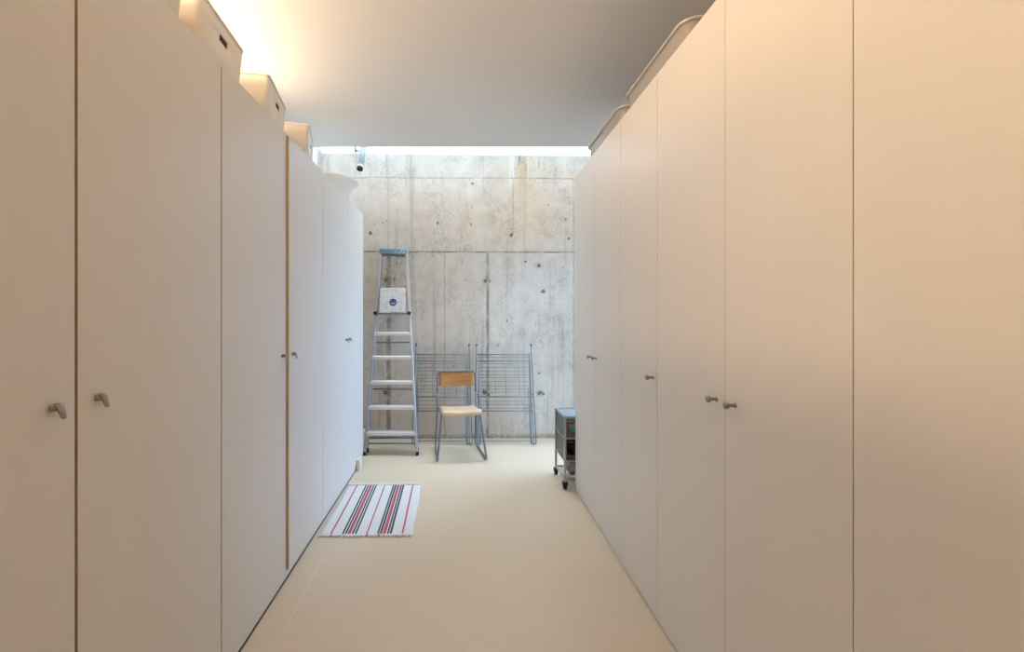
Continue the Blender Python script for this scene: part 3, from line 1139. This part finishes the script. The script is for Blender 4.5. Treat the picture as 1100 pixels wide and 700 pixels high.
# seat: shaped plywood shell with a dropped front lip and a raised rear
prof = [(-.212, .452), (-.210, .470), (-.195, .482), (-.14, .480), (-.10, .470), (.0, .455), (.10, .446), (.175, .443), (.195, .445)]
b = MB()
rings = []
for i, (y, z) in enumerate(prof):
    hw = .193 if y < 0.1 else .186
    if i in (0, len(prof) - 1):
        hw -= .012
    row = []
    for k in range(9):
        x = -hw + 2 * hw * k / 8
        row.append((x, y, z - .010 * (1 - (x / hw) ** 2)))
    rings.append(row)
n = len(prof)
for side in (0, 1):
    for row in rings:
        for (x, y, z) in row:
            b.v.append(Vector((x, y, z - side * .012)))
for i in range(n - 1):
    for k in range(8):
        a = i * 9 + k
        b.quad((a, a + 1, a + 10, a + 9), 0, True)
        a += n * 9
        b.quad((a, a + 9, a + 10, a + 1), 0, True)
loop = [k for k in range(9)] + [i * 9 + 8 for i in range(1, n)] + [(n - 1) * 9 + k for k in range(7, -1, -1)] + [i * 9 for i in range(n - 2, 0, -1)]
for i in range(len(loop)):
    a, c = loop[i], loop[(i + 1) % len(loop)]
    b.quad((a, c, c + n * 9, a + n * 9), 0)
b.build('seat', M['seatwood'], ch)
# backrest panel, gently curved
b = MB()
cols = 12
for side in (0, 1):
    for zi, z in enumerate((.645, .650, .786, .791)):
        for k in range(cols + 1):
            x = -.188 + .376 * k / cols
            y = .222 + .022 * (z - .6) / .2 + .010 * (1 - (x / .188) ** 2) - .004 + side * .010
            xx = x * (0.985 if zi in (0, 3) else 1)
            b.v.append(Vector((xx, y, z)))
w_ = cols + 1
for side in (0, 1):
    o_ = side * 4 * w_
    for zi in range(3):
        for k in range(cols):
            a = o_ + zi * w_ + k
            b.quad((a, a + 1, a + w_ + 1, a + w_), 0, True)
lp_ = list(range(w_)) + [i * w_ + cols for i in (1, 2, 3)] + [3 * w_ + k for k in range(cols - 1, -1, -1)] + [2 * w_, w_]
for i in range(len(lp_)):
    a, c = lp_[i], lp_[(i + 1) % len(lp_)]
    b.quad((a, c, c + 4 * w_, a + 4 * w_), 0)
b.build('backrest', M['backwood'], ch)


# ------------------------------------------------------------------ rug
RW, RL = 0.598, 0.775
rug = empty('striped_rug', (-.5785, 3.045, 0), math.radians(0.9))
tag(rug, 'white cotton rug with red and navy stripes on the floor along the left wardrobes', 'rug')
M['rug'] = make_rug(RW)
b = MB()
nx, ny = 24, 30
rnd = random.Random(11)


def wav(x, y):
    e = max(0.0, (abs(y) - RL / 2 + .12) / .12)
    return .0035 + .0010 * math.sin(9 * x + 4 * y) + e * .0016 * (1 + math.sin(38 * x + y * 5))


for side in (0, 1):
    for j in range(ny + 1):
        for i in range(nx + 1):
            x, y = -RW / 2 + RW * i / nx, -RL / 2 + RL * j / ny
            xx = x + .003 * math.sin(11 * y + 1.0) * (1 if i in (0, nx) else .5)
            b.v.append(Vector((xx, y + .004 * math.sin(14 * x), (wav(x, y) if side == 0 else 0.0006))))
w_ = nx + 1
N = w_ * (ny + 1)
for j in range(ny):
    for i in range(nx):
        a = j * w_ + i
        b.quad((a, a + 1, a + w_ + 1, a + w_), 0, True)
        a += N
        b.quad((a, a + w_, a + w_ + 1, a + 1), 0)
per = list(range(w_)) + [j * w_ + nx for j in range(1, ny + 1)] + [ny * w_ + i for i in range(nx - 1, -1, -1)] + [j * w_ for j in range(ny - 1, 0, -1)]
for i in range(len(per)):
    a, c = per[i], per[(i + 1) % len(per)]
    b.quad((a, c, c + N, a + N), 0)
b.build('weave', M['rug'], rug)
for end in (-1, 1):
    b = MB()
    k = 0
    x = -RW / 2 + .004
    while x < RW / 2 - .002:
        ln = rnd.uniform(.016, .036)
        dx = rnd.uniform(-.012, .012)
        y0 = end * RL / 2
        mi = 1 if rnd.random() < .07 else 0
        b.tube([(x, y0 - end * .006, .006), (x + dx * .4, y0 + end * ln * .5, .007 + rnd.uniform(0, .004)), (x + dx, y0 + end * ln, .0028)], [.0030, .0034, .0022], 5, mi=mi)
        x += rnd.uniform(.0045, .0075)
    b.build('fringe', [M['fringe'], M['rust']], rug)


# ------------------------------------------------------------------ wire trolley behind the right row
tr = empty('drawer_trolley', (0.874, 3.364, 0))
tag(tr, 'low metal drawer trolley on black castors by the end of the right wardrobes', 'trolley')
TW, TD, TH = 0.40, 0.305, 0.580
pw = .018
for i, (x, y) in enumerate(((0, 0), (TW, 0), (0, TD), (TW, TD))):
    b = MB()
    b.box((x - pw / 2, y - pw / 2, .055), (x + pw / 2, y + pw / 2, TH - .008))
    b.build('post', M['chrome'], tr, bevel=.003, segs=1)
    b = MB()
    m = Matrix.Translation((x, y - .0, .024)) @ Matrix.Rotation(math.pi / 2, 4, 'Y')
    b.lathe([(.010, -.014), (.023, -.012), (.024, -.006), (.024, .006), (.023, .012), (.010, .014)], 18, m)
    b.box((x - .018, y - .018, .030), (x + .018, y + .018, .058))
    b.build('castor', M['black'], tr)
b = MB()
b.box((-.010, -.010, TH - .012), (TW + .010, TD + .010, TH - .004))
b.build('top', M['bluetop'], tr)
b = MB()
for z in (TH - .004, .405, .225, .075):
    hh = .012 if z < .5 else .014
    for (p, q) in (((0, 0), (TW, 0)), ((0, TD), (TW, TD)), ((0, 0), (0, TD)), ((TW, 0), (TW, TD))):
        b.bar((p[0], p[1], z), (q[0], q[1], z), .014, hh, up=(0, 0, 1))
b.build('frame_rail', M['chrome'], tr)
for z0, z1 in ((.415, .568), (.235, .395)):
    for x in (.002, TW - .002):
        b = MB()
        b.box((x - .002, .012, z0), (x + .002, TD - .012, z1))
        b.build('side_panel', M['sheet'], tr)
b = MB()
b.box((.005, .005, .222), (TW - .005, TD - .005, .230))
b.build('shelf', M['whiteframe'], tr)
b = MB()
for k in range(16):
    x = .01 + k * (TW - .02) / 15
    b.box((x - .0015, .0, .074), (x + .0015, TD, .077))
for k in range(12):
    y = .01 + k * (TD - .02) / 11
    b.box((.0, y - .0015, .071), (TW, y + .0015, .074))
b.build('basket_mesh', M['darksteel'], tr)
for z0, z1 in ((.42, .555), (.240, .375)):
    b = MB()
    b.box((.014, .004, z0), (TW - .014, .009, z0 + .030))
    b.box((.014, TD - .014, z0), (TW - .014, TD - .010, z1 - .01))
    b.box((.014, .004, z0), (.018, TD - .01, z1 - .04))
    b.box((TW - .018, .004, z0), (TW - .014, TD - .01, z1 - .04))
    b.box((.014, .004, z0), (TW - .014, TD - .01, z0 + .004))
    b.tube([(.012, .004, z1), (TW - .012, .004, z1)], .0045, 8)
    b.build('drawer', M['sheet'], tr)
# contents
mg = empty('magazine', (0.874 + .115, 3.404, .4245))
tag(mg, 'blue magazine with a red border standing in the upper trolley drawer', 'magazine')
MB().box((-.09, 0, 0), (.12, .008, .100)).build('pages', M['redpaper'], mg)
MB().box((-.072, -.0015, .012), (.105, .0, .084)).build('cover', M['cover'], mg)


def lump(name, c, r, mat, label, cat, seed):
    rnd = random.Random(seed)
    bm = bmesh.new()
    bmesh.ops.create_icosphere(bm, subdivisions=4, radius=1.0)
    ph = [rnd.uniform(0, 6) for _ in range(6)]
    zmin = 9
    for v in bm.verts:
        p = v.co.copy()
        f = 1 + .10 * math.sin(5 * p.x + ph[0]) * math.cos(4 * p.z + ph[1]) + .07 * math.sin(9 * p.y + 7 * p.z + ph[2]) + .04 * math.sin(15 * p.x - 11 * p.z + ph[3])
        q = Vector((math.copysign(abs(p.x) ** .7, p.x), math.copysign(abs(p.y) ** .7, p.y), math.copysign(abs(p.z) ** .8, p.z))) * f
        v.co = Vector((q.x * r[0], q.y * r[1], max(q.z, -.8) * r[2]))
        zmin = min(zmin, v.co.z)
    for v in bm.verts:
        v.co.z -= zmin
    for f in bm.faces:
        f.smooth = True
    me = bpy.data.meshes.new(name)
    bm.to_mesh(me)
    bm.free()
    me.materials.append(mat)
    o = bpy.data.objects.new(name, me)
    COL.objects.link(o)
    o.location = c
    tag(o, label, cat)
    return o


lump('cloth_bundle', (0.874 + .13, 3.364 + .15, .2445), (.085, .095, .055), M['darkcloth'], 'black cloth bundle in the lower trolley drawer', 'cloth', 2)
lump('cloth_bundle', (0.874 + .15, 3.364 + .15, .0775), (.10, .10, .055), M['greycloth'], 'grey-brown cloth bundle in the wire basket at the bottom of the trolley', 'cloth', 4)
